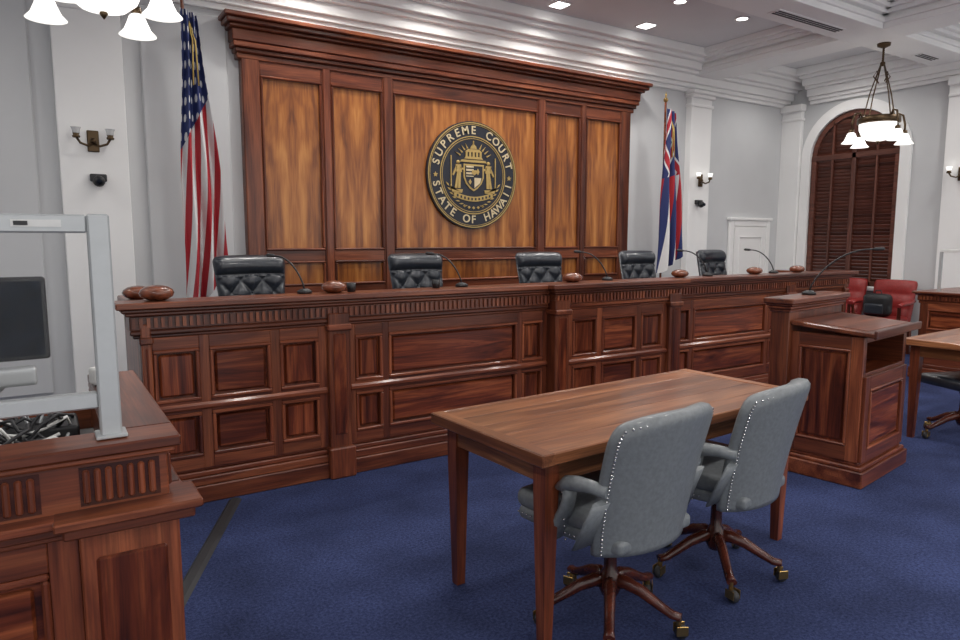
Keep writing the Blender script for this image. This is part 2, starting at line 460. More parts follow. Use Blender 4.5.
# door
b = B()
x0, x1, zt = 8.62, 9.40, 1.70
YD = YB-.001
b.box(x0, x1, YD-.03, YD, .01, zt, 'white', .003)
framed(b, x0+.02, x1-.02, .03, zt-.02, [(x0+.12, x1-.12)], [(.2, .8), (.92, 1.55)], T(0, YD-.03, 0), d=.02, mat='white', pm='white')
for q in ((x0-.09, x0, 0, zt+.09), (x1, x1+.09, 0, zt+.09), (x0, x1, zt, zt+.09)): b.box(q[0], q[1], YD-.05, YD, q[2], q[3], 'white', .01)
b.box(x0-.12, x1+.12, YD-.07, YD, zt+.09, zt+.13, 'white', .008)
b.ball((x0+.06, YD-.09, .92), .03, 'brass'); b.cyl(0, 0, 0, .05, .01, 'brass', M=T(x0+.06, YD-.04, .92) @ RX(pi/2))
b.done('door_1')

# ------------------------------------------------------------------ downlights
def dl(x, y, sq=True):
    b = B()
    if sq:
        b.box(-.095, .095, -.095, .095, -.008, 0, 'white', .003); b.box(-.075, .075, -.075, .075, -.012, -.004, 'glowlamp')
    else:
        b.lathe([(0, 0), (.085, 0), (.085, -.008), (.06, -.01), (.06, -.004)], 'white'); b.lathe([(0, -.006), (.06, -.006)], 'glowlamp')
    b.done('recessed_downlight', (x, y, ZC), recalc=False)
LK = 1.5
def spot(x, y, z, e, ang=155, c=(1, .965, .92)):
    li = bpy.data.lights.new('l', 'SPOT'); li.energy = e*LK; li.spot_size = math.radians(ang); li.spot_blend = .6; li.color = c; li.shadow_soft_size = .12
    o = bpy.data.objects.new('downlight_lamp', li); S.collection.objects.link(o); o.location = (x, y, z)
for x in (2.19, 3.48, 4.77, 6.06): dl(x, 5.85); spot(x, 5.85, ZC-.05, 30)
for x in (1.6, 2.7, 3.75, 4.77, 5.76, 6.78): dl(x, 5.09, False); spot(x, 5.09, ZC-.05, 24)
for x in (-1.5, 1.7, 3.4, 5.0, 6.7, 9.0):  # unseen downlight rows, added to light the room evenly
    for y in (3.2, 1.6, -.8, -2.4):
        dl(x, y); spot(x, y, ZC-.05, 36)
for x in (-1.5, 8.85): dl(x, 5.4); spot(x, 5.4, ZC-.05, 34)  # side pair, likewise added to even out the light

# ------------------------------------------------------------------ wood wall panelling
b = B()
PY = YB-.001
x0, x1 = 1.60, 6.40
F = PY-.06
b.box(x0, x1, F, PY, .3, 3.2, 'dark', .004)
cols = [(1.763, 2.335), (2.43, 2.965), (3.085, 4.915), (5.035, 5.57), (5.665, 6.237)]
rows = [(.45, .98), (1.06, 1.30), (1.40, 2.98)]
xs = [x0]+[q for c in cols for q in c]+[x1]
for i in range(0, len(xs), 2): b.box(xs[i], xs[i+1], F-.035, F, .3, 3.15, 'dark', .004)
for c0, c1 in cols:
    zz = [.3]+[q for r_ in rows for q in r_]+[3.15]
    for i in range(0, len(zz), 2): b.box(c0, c1, F-.03, F, zz[i], zz[i+1], 'dark', .003)
    w = c1-c0; k = 2 if w < 1 else 6; off = random.uniform(1, 9)
    for r0, r1 in rows:
        for q in range(k):
            seam = c0+w/k*(2*((q+1)//2)) if w > 1 else c0+w/2
            b.leaf(c0+w*q/k, c0+w*(q+1)/k, F-.013, r0, r1, seam, off, 'koa')
        mw = .022
        for q in ((c0, c1, r0, r0+mw), (c0, c1, r1-mw, r1), (c0, c0+mw, r0+mw, r1-mw), (c1-mw, c1, r0+mw, r1-mw)):
            b.box(q[0], q[1], F-.048, F, q[2], q[3], 'dark', .008)
for xa, xb in ((2.335, 2.43), (2.965, 3.085), (4.915, 5.035), (5.57, 5.665)):
    b.box(xa+.012, xb-.012, F-.05, F, .3, 3.12, 'dark', .006)
for ex in (x0, x1-.16): b.box(ex+.002, ex+.158, F-.045, F, .3, 3.15, 'dark', .006)
for g, z0, z1 in ((.05, 3.10, 3.15), (.075, 3.15, 3.19), (.10, 3.19, 3.24), (.11, 3.24, 3.34), (.15, 3.34, 3.37), (.19, 3.37, 3.41), (.22, 3.41, 3.45)):
    b.box(x0-g*.75, x1+g*.9, F-g, PY, z0, z1, 'dark', .008)
b.done('wood_wall_paneling')

# ------------------------------------------------------------------ seal
b = B()
R = .565
MD = RX(pi/2)
def ring(ra, rb, t0, t1, mat, n=72):
    b.lathe([(ra, t0), (ra, t1), (rb, t1), (rb, t0)], mat, n, MD, smooth=False)
b.lathe([(0, 0), (R+.012, 0), (R+.012, .035), (0, .035)], 'sealblack', 72, MD, smooth=False)
ring(R-.010, R, 0, .045, 'sealgold'); ring(R-.155, R-.145, .03, .042, 'sealgold')
ring(R-.175, R-.169, .03, .04, 'sealgold'); ring(R-.026, R-.021, .03, .04, 'sealgold')
def arc_text(s, rad, a_mid, span, top):
    nch = len(s)
    for i, ch in enumerate(s):
        if ch == ' ': continue
        f = (i-(nch-1)/2)/(nch-1)*span
        ang = a_mid-f if top else a_mid+f
        x, z = rad*math.cos(ang), rad*math.sin(ang)
        rot = ang-pi/2 if top else ang+pi/2
        b.text(ch, .12, 'sealcream', T(x, -.038, z) @ RY(-rot) @ RX(pi/2))
arc_text('SUPREME COURT', R-.086, pi/2, math.radians(150), True)
arc_text('STATE OF HAWAII', R-.086, -pi/2, math.radians(155), False)
for sx in (-1, 1):
    st = []
    for i in range(10):
        q = .03 if i % 2 == 0 else .013; st.append((sx*(R-.088)*.995+q*math.sin(2*pi*i/10), -.01+q*math.cos(2*pi*i/10)))
    b.poly(st, -.042, -.03, 'sealgold')
def P(pts, mat='sealgold', y=-.045): b.poly(pts, y, -.03, mat)
sh = [(-.13, .12), (.13, .12), (.13, -.02), (.10, -.09), (.05, -.14), (0, -.17), (-.05, -.14), (-.10, -.09), (-.13, -.02)]
P(sh)
P([(x*.86, z*.86-.002) for x, z in sh], 'sealblack', -.048)
P([(-.10, .10), (-.005, .10), (-.005, -.015), (-.10, -.015)], 'sealcream', -.051)
P([(.005, -.025), (.095, -.025), (.08, -.08), (.005, -.135)], 'sealcream', -.051)
for i in range(3):
    P([(-.10, .082-i*.036), (-.005, .082-i*.036), (-.005, .068-i*.036), (-.10, .068-i*.036)], 'sealblack', -.053)
P([(.05, .075), (.07, .04), (.05, .005), (.03, .04)], 'sealgold', -.052)
P([(-.05, -.04), (-.03, -.07), (-.05, -.10), (-.07, -.07)], 'sealgold', -.052)
P([(-.03, .055), (.03, .055), (.03, .02), (0, -.0), (-.03, .02)], 'sealgold', -.056)
P([(-.17, .14), (.17, .14), (.15, .165), (-.15, .165)])
P([(-.12, .175), (.12, .175), (.10, .20), (-.10, .20)])
for i in range(5): P([(-.09+i*.045-.012, .20), (-.09+i*.045+.012, .20), (-.09+i*.045+.012, .25), (-.09+i*.045-.012, .25)])
P([(-.11, .25), (.11, .25), (.07, .28), (-.07, .28)])
P([(-.04, .285), (.04, .285), (.03, .31), (0, .34), (-.03, .31)])
P([(-.005, .33), (.005, .33), (.005, .37), (-.005, .37)])
for i in range(-5, 6):
    a = pi/2+i*.2
    if abs(i) < 2: continue
    ca, sa = math.cos(a), math.sin(a)
    P([(.20*ca-.008*sa, .10+.20*sa+.008*ca), (.20*ca+.008*sa, .10+.20*sa-.008*ca), (.275*ca, .10+.26*sa)])
for sx in (-1, 1):
    for pts in ([(.17, -.14), (.20, -.14), (.195, .03), (.165, .03)], [(.21, -.14), (.24, -.14), (.21, .03), (.19, .03)],
                [(.15, .03), (.22, .03), (.23, .11), (.16, .11)], [(.13, .07), (.17, .09), (.17, .07), (.13, .05)], [(.22, .1), (.27, .0), (.255, -.01), (.215, .06)]):
        P([(sx*x, z) for x, z in pts])
    b.ball((sx*.195, -.035, .135), .022, 'sealgold')
    b.box(sx*.285-.005, sx*.285+.005, -.045, -.03, -.15, .20, 'sealgold')
    P([(sx*x, z) for x, z in ((.14, -.155), (.29, -.15), (.30, -.12), (.27, -.19), (.15, -.19))])
    for i in range(7):   # foliage sprays flanking the base
        a = -.30-i*.16; x, z = .345*math.cos(a), .345*math.sin(a)
        ca, sa = math.cos(a+1.1), math.sin(a+1.1)
        P([(sx*(x-.028*ca), z-.028*sa), (sx*(x-.008*sa), z+.008*ca), (sx*(x+.028*ca), z+.028*sa), (sx*(x+.008*sa), z-.008*ca)])
rib = [(-.25+.50*i/16, -.205-.05*math.cos((i/16-.5)*pi)) for i in range(17)]
P([(x, z+.026) for x, z in rib]+[(x, z-.026) for x, z in rib[::-1]])
for i in range(10):
    t = (i+.5)/10; x = -.23+.46*t; z = -.205-.05*math.cos((x/.5)*pi)
    P([(x-.010, z+.013), (x+.010, z+.013), (x+.010, z-.013), (x-.010, z-.013)], 'sealblack', -.048)
for i in range(5):
    a = -pi/2+(i-2)*.17; P([(.35*math.cos(a)-.018, .35*math.sin(a)), (.35*math.cos(a), .35*math.sin(a)+.016), (.35*math.cos(a)+.018, .35*math.sin(a)), (.35*math.cos(a), .35*math.sin(a)-.016)])
b.done('court_seal', (4.03, F-.016, 2.20))

# ------------------------------------------------------------------ judges bench
b = B()
BX0, BX1 = .42, 7.30
FY = 4.06
segs = [(BX0, 1.46, 0), (1.60, 3.20, 0), (3.34, 4.44, .07), (4.58, 6.20, 0), (6.34, BX1, 0)]
b.box(BX0, BX1, FY, 4.16, 0, 1.10, 'dark', .003)
b.box(3.26, 4.52, FY-.07, FY, 0, 1.10, 'dark', .003)
for x0, x1, pr in segs:
    w = x1-x0; y = FY-pr
    sw = .2*w+.03 if w < 1.3 else .19
    g = .055 if w < 1.3 else .045
    cols = [(x0+g, x0+g+sw), (x0+2*g+sw, x1-2*g-sw), (x1-g-sw, x1-g)]
    framed(b, x0, x1, .20, .97, cols, [(.27, .53), (.60, .90)], T(0, y, 0), d=.035, mw=.02)
    b.box(x0, x1, y-.055, y, .545, .585, 'dark', .012, r=1.0)
for xa, xb, pr in ((1.46, 1.60, .05), (3.20, 3.34, .12), (4.44, 4.58, .12), (6.20, 6.34, .05), (BX0, BX0+.05, .04), (BX1-.05, BX1, .04)):
    b.box(xa, xb, FY-pr-.02, FY, 0, 1.05, 'dark', .006)
    b.box(xa+.03, xb-.03, FY-pr-.028, FY, .28, .92, 'field', .006)
    b.box(xa-.015, xb+.015, FY-pr-.05, FY, 0, .198, 'dark', .008)
    b.box(xa-.01, xb+.01, FY-pr-.04, FY, .94, .98, 'dark', .008)
def stack(b, x0, x1, y, ye, lst, g0=1):
    for g, z0, z1 in lst: b.box(x0-g*g0, x1+g*g0, y-g, ye, z0, z1, 'dark', .006)
base = [(.06, 0, .10), (.05, .10, .15), (.035, .15, .18), (.02, .18, .21)]
stack(b, BX0, BX1, FY, 4.16, base); stack(b, 3.26, 4.52, FY-.071, 4.1, base)
top = [(.035, .97, .99), (.05, .99, 1.015), (.05, 1.015, 1.095), (.07, 1.095, 1.115), (.09, 1.115, 1.135), (.115, 1.135, 1.17)]
stack(b, BX0, BX1, FY, 4.19, top); stack(b, 3.26, 4.52, FY-.071, 4.1, [(g, z0, z1-.0007) for g, z0, z1 in top[:-1]]+[(.115, 1.135, 1.1712)])
def dentils(b, x0, x1, y, z0, z1, st=.036, w=.018, d=.012):
    x = x0
    while x < x1: b.box(x, x+w, y-d, y, z0, z1, 'dark', 0, r=.9); x += st
dentils(b, BX0-.04, 3.2, FY-.05, 1.03, 1.085); dentils(b, 4.58, BX1+.04, FY-.05, 1.03, 1.085); dentils(b, 3.22, 4.56, FY-.121, 1.03, 1.085)
b.box(BX0, BX1, 4.16, 4.82, .98, 1.02, 'dark', .005)
for xa in (BX0, BX1-.05): b.box(xa, xa+.05, 4.16, 4.85, 0, 1.10, 'dark', .004)
for xa in (BX0-.03, BX1-.08): b.box(xa, xa+.11, 4.19, 4.88, 1.10, 1.15, 'dark', .008)
b.done('judges_bench')
b = B(); b.box(BX0+.06, BX1-.06, 4.17, YB-.075, 0, .28, 'carpet'); b.box(BX0+.05, BX1-.05, 4.90, 4.93, 0, .282, 'dark'); b.done('bench_platform')

# ------------------------------------------------------------------ judge chairs
def judge_chair():
    b = B(); lt = 'leather_black'
    for i in range(5):
        a = 2*pi*i/5+.3; c, s_ = math.cos(a), math.sin(a)
        b.tube([(c*r_, s_*r_, z) for r_, z in ((.03, .15), (.12, .14), (.22, .10), (.29, .075))], [(.03, .03), (.028, .025), (.022, .02), (.018, .018)], 'mahog', rect=True)
        b.ball((c*.29, s_*.29, .03), .03, 'rubber', M=I4); b.cyl(c*.29, s_*.29, .04, .08, .012, 'brass')
    b.cyl(0, 0, .10, .42, .035, 'blackplastic'); b.box(-.14, .14, -.14, .14, .38, .42, 'blackplastic', .01)
    b.rbox(-.28, .28, -.24, .28, .42, .52, .045, lt)
    H0, H1 = .46, 1.10
    def hw(v):
        w = .235+.055*v
        if v > .93: w -= .03*((v-.93)/.07)**2
        return w
    def bend(u, v): return -.26-.10*v+.06*u*u*.8
    def back(i, j):
        u = i*2-1; v = j; th = .05*(1-abs(u)**8)
        return (u*hw(v), bend(u, v)-th*(1 if v < .98 else .3), H0+(H1-H0)*v-.01*u**4*v)
    def front(i, j):
        u = i*2-1; v = j; x = u*hw(v); z = H0+(H1-H0)*v
        e = (1-abs(u)**10)
        if v > .76:
            t = (v-.76)/.24; th = .02+.07*math.sin(pi*min(1, max(0, t)))**.6
        elif v > .1:
            k = 2*pi/.17; th = .045+.04*math.sqrt(abs(math.cos((x+(z-.9)*.9)*k/2)*math.cos((x-(z-.9)*.9)*k/2)))
        else: th = .05
        return (x, bend(u, v)+th*e, z-.01*u**4*v)
    b.pillow(back, front, 48, 64, lt)
    for r_ in range(5):
        for c in range(-3, 4):
            x = c*.085; z = .9-.0944*r_*1.0+(.0472 if c % 2 else 0)-.0
            if abs(x) < .23 and .55 < z < .93: b.ball((x, -.26-.10*(z-H0)/(H1-H0)+.05, z), .009, lt, 8)
    for sx in (-1, 1):
        b.tube([(sx*.27, -.22, .70), (sx*.30, -.05, .72), (sx*.30, .12, .71), (sx*.30, .18, .67), (sx*.29, .17, .58), (sx*.28, .12, .48)],
               [(.035, .03)]*3+[(.032, .032)]*3, lt, n=14)
    return b
jc = None
for i, x in enumerate((1.41, 2.89, 4.28, 5.71, 7.02)):
    if jc is None: jc = judge_chair().done('judge_chair', (x, 5.25, .281), pi+.05)
    else: dup(jc, 'judge_chair', (x, 5.25, .281), pi+(-.08, .04, -.06, .02, .1)[i])

# ------------------------------------------------------------------ microphones and bowls
def mic(loc, tip, name='gooseneck_microphone'):
    b = B(); t = Vector(tip)-Vector(loc)
    b.lathe([(0, 0), (.045, 0), (.045, .015), (.02, .028), (.0, .03)], 'blackplastic')
    pts = []
    for i in range(13):
        q = i/12; pts.append((t.x*(q**1.3), t.y*(q**1.3), .02+(t.z-.02)*math.sin(q*pi/2)**.9))
    b.tube(pts, .0055, 'blackplastic', 8)
    e = Vector(pts[-1]); d = (Vector(pts[-1])-Vector(pts[-2])).normalized()
    b.tube([e, e+d*.02, e+d*.06, e+d*.07], [.006, .012, .012, .006], 'rubber', 10)
    b.done(name, loc)
for x in (1.36, 2.50, 3.9, 5.15, 6.15): mic((x, 4.12, 1.172), (x-.12, 4.30, 1.40))
def bowl(x, y, z, s_, name='wooden_bowl'):
    b = B(); b.lathe([(0, 0), (.05*s_, 0), (.085*s_, .02*s_), (.095*s_, .042*s_), (.085*s_, .062*s_), (.06*s_, .078*s_), (.025*s_, .086*s_), (0, .088*s_)], 'bowlwood', 24)
    b.done(name, (x, y, z))
for x, s_ in ((.52, .95), (1.54, .85), (3.50, .85), (4.74, .8), (5.8, .8), (6.5, .8)): bowl(x, 4.09, 1.172, s_)
bowl(.47, 4.5, 1.151, .9)
def papers(x, y):
    b = B(); b.box(-.11, .11, -.15, .15, 0, .012, 'whiteplastic'); b.box(-.1, .12, -.13, .16, .012, .02, 'whiteplastic', M=RZ(.1)); b.done('paper_stack', (x, y, 1.021), .1)
for x in (1.3, 2.8, 4.2, 5.6): papers(x, 4.6)
for x in (1.66, 2.28):
    b = B(); b.lathe([(0, 0), (.026, 0), (.03, .055), (.026, .055), (.022, .006), (0, .006)], 'blackplastic', 18); b.done('coaster_cup', (x, 4.10, 1.172))

# ------------------------------------------------------------------ flags
def flag(name, mat, loc, H, w0, w1, top):
    b = B()
    b.cyl(0, 0, .0, .05, .16, 'brass', 24, r2=.13); b.cyl(0, 0, .05, .08, .07, 'brass', 20, r2=.03)
    b.cyl(0, 0, .05, top+.08, .014, 'bowlwood')
    b.ball((0, 0, top+.11), .03, 'brass'); b.lathe([(.0, top+.22), (.018, top+.17), (.01, top+.13)], 'brass', 4)
    def f(a, v):
        w = w0+(w1-w0)*v**.8
        amp = .02+.05*v
        x = -w*.25+w*a+.012*math.sin(9*v+3*a)
        y = -.045+amp*math.sin(a*2*pi*2.6+1.2*v)-.02
        z = top-H*v*(1-.10*a)-.05*a*(1-v)-.02*v*math.sin(a*2*pi*2.6)
        return (x, y, z)
    b.grid(f, 84, 60, mat)
    for q in (0, 1): b.tube([(.02, -.02, top-.02), (.05+.02*q, -.09, top-.25), (.04+.04*q, -.10, top-.6)], .006, 'goldfringe', 6)
    b.done(name, loc)
flag('american_flag', 'flag_us', (1.08, 6.1, .281), 2.42, .12, .36, 3.06)
flag('hawaii_state_flag', 'flag_hi', (6.70, 6.1, .281), 2.05, .14, .36, 2.85)

# ------------------------------------------------------------------ wall sconces
def sconce(M, lit=True):
    b = B(); M = M @ Matrix.Scale(.85, 4)
    b.rbox(-.05, .05, -.02, 0, -.10, .10, .02, 'bronze', M=M)
    b.ball((0, -.03, 0), .03, 'bronze', M=M)
    for sx in (-1, 1):
        b.tube([(0, -.03, -.02), (sx*.05, -.07, -.05), (sx*.11, -.09, -.03), (sx*.14, -.09, .02)], .011, 'bronze', 8, M=M)
        k = M @ T(sx*.14, -.09, 0)
        b.lathe([(0, .010), (.03, .015), (.034, .03), (.024, .04), (.03, .055)], 'bronze', 16, k)
        b.lathe([(.018, .045), (.03, .06), (.033, .085), (.040, .105), (.044, .11), (.035, .10), (.03, .085), (.02, .06)], 'glow' if lit else 'glass2', 18, k)
    b.done('wall_sconce')
sconce(T(.41, YB-.10, 2.29), False); sconce(T(7.76, YB-.10, 2.32)); sconce(T(XR-.08, 3.98, 2.32) @ RZ(-pi/2))
def seccam(M):
    b = B(); b.rbox(-.06, .06, -.05, 0, -.03, .03, .01, 'blackplastic', M=M)
    b.ball((0, -.07, -.03), .045, 'blackplastic', 16, M=M); b.lathe([(0, 0), (.02, 0), (.02, .02), (0, .02)], 'screen', 12, M @ T(0, -.11, -.035) @ RX(pi/2))
    b.done('security_camera')
seccam(T(.43, YB-.10, 2.0)); seccam(T(7.72, YB-.10, 2.02))

# ------------------------------------------------------------------ chandeliers
def chandelier(loc, drop, rz):
    b = B(); z0 = -drop
    b.lathe([(0, 0), (.07, 0), (.065, -.03), (.02, -.05), (0, -.05)], 'bronze')
    for i in range(8): b.lathe([(.010, -.05-i*.02), (.014, -.06-i*.02), (.010, -.07-i*.02)], 'bronze', 8)
    b.ball((0, 0, -.22), .028, 'bronze')
    for i in range(4):
        a = pi/2*i+pi/4; c, s_ = math.cos(a), math.sin(a)
        b.tube([(c*.02, s_*.02, -.22), (c*.13, s_*.13, z0+.45), (c*.19, s_*.19, z0+.18)], .007, 'bronze', 8)
        b.tube([(c*.06, s_*.06, -.30), (c*.10, s_*.10, -.36), (c*.05, s_*.05, -.42)], .007, 'bronze', 8)
        b.tube([(c*.19, s_*.19, z0+.16), (c*.23, s_*.23, z0+.24), (c*.29, s_*.29, z0+.22), (c*.32, s_*.32, z0+.12), (c*.32, s_*.32, z0+.05)], .012, 'bronze', 8)
        k = T(c*.32, s_*.32, z0)
        b.lathe([(.0, .06), (.026, .055), (.03, .02), (.026, .01)], 'bronze', 16, k)
        b.lathe([(.026, .02), (.042, .005), (.055, -.03), (.072, -.07), (.095, -.095), (.10, -.10), (.088, -.09), (.06, -.055), (.036, -.01)], 'glow', 22, k)
        b.ball((0, 0, -.05), .026, 'glowlamp', M=k)
    b.lathe([(.20, z0+.20), (.22, z0+.19), (.22, z0+.13), (.20, z0+.12), (.19, z0+.155), (.20, z0+.20)], 'bronze', 32)
    b.lathe([(.20, z0+.15), (.195, z0+.06), (.165, z0-.01), (.11, z0-.055), (.04, z0-.07), (0, z0-.072)], 'glow', 32)
    b.lathe([(0, z0-.11), (.012, z0-.095), (.022, z0-.08), (.012, z0-.06)], 'bronze', 12)
    b.done('chandelier', loc, rz)
chandelier((8.10, 4.20, 3.69), 1.0, .3); chandelier((.36, 4.24, 3.69), .92, .15)

# ------------------------------------------------------------------ counsel tables
def table(L, W):
    b = B()
    nb = 5
    for i in range(nb): b.box(0.02, L-.02, W*i/nb, W*(i+1)/nb, .722, .76, 'table', .0015, r=.25+.5*random.random())
    b.box(.04, L-.04, -.006, .012, .718, .762, 'table', .004); b.box(.04, L-.04, W-.012, W+.006, .718, .762, 'table', .004)
    b.box(-.012, .05, -.006, W+.006, .716, .763, 'table', .004); b.box(L-.05, L+.012, -.006, W+.006, .716, .763, 'table', .004)
    i = .05
    b.box(i, L-i, i, i+.025, .63, .722, 'table', .002, r=.1); b.box(i, L-i, W-i-.025, W-i, .63, .722, 'table', .002, r=.1)
    b.box(i, i+.025, i+.026, W-i-.026, .63, .722, 'table', .002, r=.15); b.box(L-i-.025, L-i, i+.026, W-i-.026, .63, .722, 'table', .002, r=.15)
    for x in (i+.025, L-i-.025):
        for y in (i+.025, W-i-.025):
            k = b.mi('dark_z'); r_ = .6
            rg = []
            for z, h in ((0, .020), (.60, .033), (.72, .033)):
                rg.append([b.V((x+a*h, y+c*h, z), I4) for a, c in ((-1, -1), (1, -1), (1, 1), (-1, 1))])
            for A, C in zip(rg, rg[1:]):
                for j in range(4): b.F([A[j], A[(j+1) % 4], C[(j+1) % 4], C[j]], k, r_)
            b.F(rg[0], k, r_); b.F(rg[-1], k, r_)
    return b
table(1.70, .72).done('counsel_table', (1.415, 1.785, 0), math.radians(3.0))
table(1.74, .74).done('counsel_table', (5.47, 1.80, 0), math.radians(2))

# ------------------------------------------------------------------ counsel chairs
def star_base(b, a0, R_=.28):
    for i in range(5):
        a = 2*pi*i/5+a0; c, s_ = math.cos(a), math.sin(a)
        b.tube([(c*r_*R_/.31, s_*r_*R_/.31, z) for r_, z in ((.02, .165), (.07, .17), (.14, .15), (.21, .115), (.27, .088), (.31, .085))],
               [(.024, .032), (.024, .028), (.022, .024), (.02, .020), (.02, .017), (.022, .015)], 'mahog', n=10)
        k = T(c*R_*.97, s_*R_*.97, 0) @ RZ(a+.6)
        b.cyl(0, 0, .05, .085, .010, 'brass', M=k)
        b.lathe([(0, -.016), (.020, -.016), (.026, -.009), (.026, .009), (.020, .016), (0, .016)], 'rubber', 16, k @ T(.012, 0, .026) @ RX(pi/2))
        b.box(-.014, .032, -.021, -.017, .018, .056, 'brass', .002, k); b.box(-.014, .032, .017, .021, .018, .056, 'brass', .002, k)
    b.lathe([(0, .10), (.03, .105), (.042, .13), (.045, .17), (.036, .20), (.026, .22), (.024, .32), (.036, .36), (.036, .40), (0, .40)], 'mahog', 18)
def counsel_chair():
    b = B(); lt = 'leather_grey'
    star_base(b, -2.44)
    b.box(-.11, .11, -.13, .13, .385, .415, 'blackplastic', .008)
    def tp(x, y): return x*(1-.14*max(0, (.05-y)/.25))
    b.rbox(-.25, .25, -.22, .27, .40, .455, .02, lt, fn=lambda w: (tp(w[0], w[1]), w[1], w[2]))
    def sf(w):
        x, y, z = w
        if z > .47: z += .02*(1-(x/.26)**2)*(1-((y-.03)/.26)**2)
        return (tp(x, y), y, z)
    b.rbox(-.255, .255, -.20, .285, .445, .525, .035, lt, fn=sf)
    H0, H1 = .39, .92
    def hw(v):
        w = .252+.035*v**.7
        if v > .80: w *= 1-.15*((v-.80)/.20)**2.5
        return w
    def zz(u, v): return H0+(H1-H0)*v-.035*abs(u)**3*v**4
    def yc(u, v): return -.225-.11*v**1.3+.085*u*u
    def th(u, v): return (1-abs(u)**8)*(1-max(0, (v-.9)/.1)**4*.8)
    back = lambda i, j: (((i*2-1))*hw(j), yc(i*2-1, j)-.022*th(i*2-1, j), zz(i*2-1, j))
    front = lambda i, j: (((i*2-1))*hw(j), yc(i*2-1, j)+.02+.05*th(i*2-1, j), zz(i*2-1, j))
    b.pillow(back, front, 32, 28, lt)
    uu = .955
    for k in range(34):
        v = .02+.93*k/33
        for s_ in (-1, 1):
            b.ball((s_*uu*hw(v), yc(uu, v)-.012, zz(uu, v)), .0052, 'chrome', 6)
    for k in range(1, 24):
        u = -uu+2*uu*k/24; b.ball((u*hw(.955), yc(u, .955)-.014, zz(u, .955)), .0052, 'chrome', 6)
    for s_ in (-1, 1):
        b.tube([(s_*.262, -.20, .645), (s_*.280, -.13, .652), (s_*.288, -.08, .650), (s_*.288, -.04, .640), (s_*.286, -.015, .618), (s_*.283, -.02, .59), (s_*.280, -.035, .575)],
               [(.020, .022), (.026, .025), (.031, .027), (.034, .028), (.034, .026), (.030, .022), (.024, .018)], lt, n=14)
        b.tube([(s_*.280, -.045, .63), (s_*.280, -.035, .57), (s_*.272, -.01, .52), (s_*.262, .03, .45), (s_*.255, .04, .41)],
               [(.022, .030), (.020, .032), (.020, .040), (.020, .055), (.018, .06)], lt, n=12, up=(1, 0, 0))
        b.tube([(s_*.268, -.19, .61), (s_*.268, -.16, .54), (s_*.258, -.12, .44)], [(.012, .06), (.012, .07), (.012, .09)], lt, n=12, up=(1, 0, 0))
        for k in range(9): b.ball((s_*(.306-.003*k), -.025, .63-.026*k), .005, 'chrome', 6)
    for k in range(14):
        for s_ in (-1, 1): b.ball((s_*.253, -.04+.30*k/13, .43), .005, 'chrome', 6)
    return b
cc = counsel_chair().done('office_chair', (1.81, 1.86, 0), math.radians(6))
dup(cc, 'office_chair', (2.50, 1.90, 0), math.radians(12))
b = B(); star_base(b, .4, .27)
b.rbox(-.22, .22, -.20, .22, .40, .48, .035, 'leather_black')
b.pillow(lambda i, j: ((i*2-1)*.2, -.22-.05*j+.05*(i*2-1)**2, .46+.23*j), lambda i, j: ((i*2-1)*.2, -.17-.05*j+.05*(i*2-1)**2, .46+.23*j), 16, 10, 'leather_black')
b.done('task_chair', (5.80, 2.24, 0), math.radians(-20))

# ------------------------------------------------------------------ lectern
b = B()
W, D = .78, .56
for g, z0, z1 in ((0, 0, .10), (-.015, .10, .125), (-.035, .125, .15)):
    b.box(-g, W+g, -g, D+g, z0, z1, 'dark', .006)
i = .045
b.box(i, W-i, i, D-i, .12, .68, 'dark', .003)
for xa in (i, W-i-.03): b.box(xa, xa+.03, i, D-i, .68, .92, 'dark', .002)
b.box(i+.03, W-i-.03, D-i-.03, D-i, .68, .92, 'dark', .002)
b.box(i+.03, W-i-.03, i-.001, i+.02, .68, .70, 'dark', .002)
b.box(i+.03, W-i-.03, i, i+.025, .885, .92, 'dark', .002)
b.box(i+.03, W-i-.03, i+.02, D-i-.03, .681, .69, 'field')
ML = T(i, 0, 0) @ RZ(-pi/2)
framed(b, -(D-i), -i, .15, .92, [(-(D-i)+.09, -i-.07)], [(.24, .84)], ML, d=.02, mw=.016)
MR = T(W-i, 0, 0) @ RZ(pi/2)
framed(b, i, D-i, .15, .92, [(i+.07, D-i-.07)], [(.24, .84)], MR, d=.02, mw=.016)
framed(b, i, W-i, .15, .68, [(i+.07, W-i-.07)], [(.22, .60)], T(0, i, 0), d=.02, mw=.016)
sl = math.atan2(.035, .46)
b.box(.0, W, -.02, .48, 0, .03, 'dark', .006, T(0, 0, .925) @ RX(sl))
b.box(.0, W, -.03, -.01, -.004, .045, 'dark', .005, T(0, 0, .925) @ RX(sl))
b.box(.06, W-.06, .04, .44, .030, .032, 'dark', 0, T(0, 0, .925) @ RX(sl), r=.3)
b.box(-.015, W+.015, D-.08, D+.04, .0, 1.06, 'dark', .004)
b.box(-.035, W+.035, D-.10, D+.06, 0, .13, 'dark', .008)
for g, z0, z1 in ((.01, 1.04, 1.06), (.02, 1.06, 1.08), (.03, 1.08, 1.095), (.04, 1.095, 1.13)): b.box(-.015-g, W+.015+g, D-.08-g, D+.04+g, z0, z1, 'dark', .006)
b.done('lectern', (4.07, 2.07, 0), math.radians(8))
mic((4.38, 2.66, 1.131), (4.58, 2.36, 1.44))

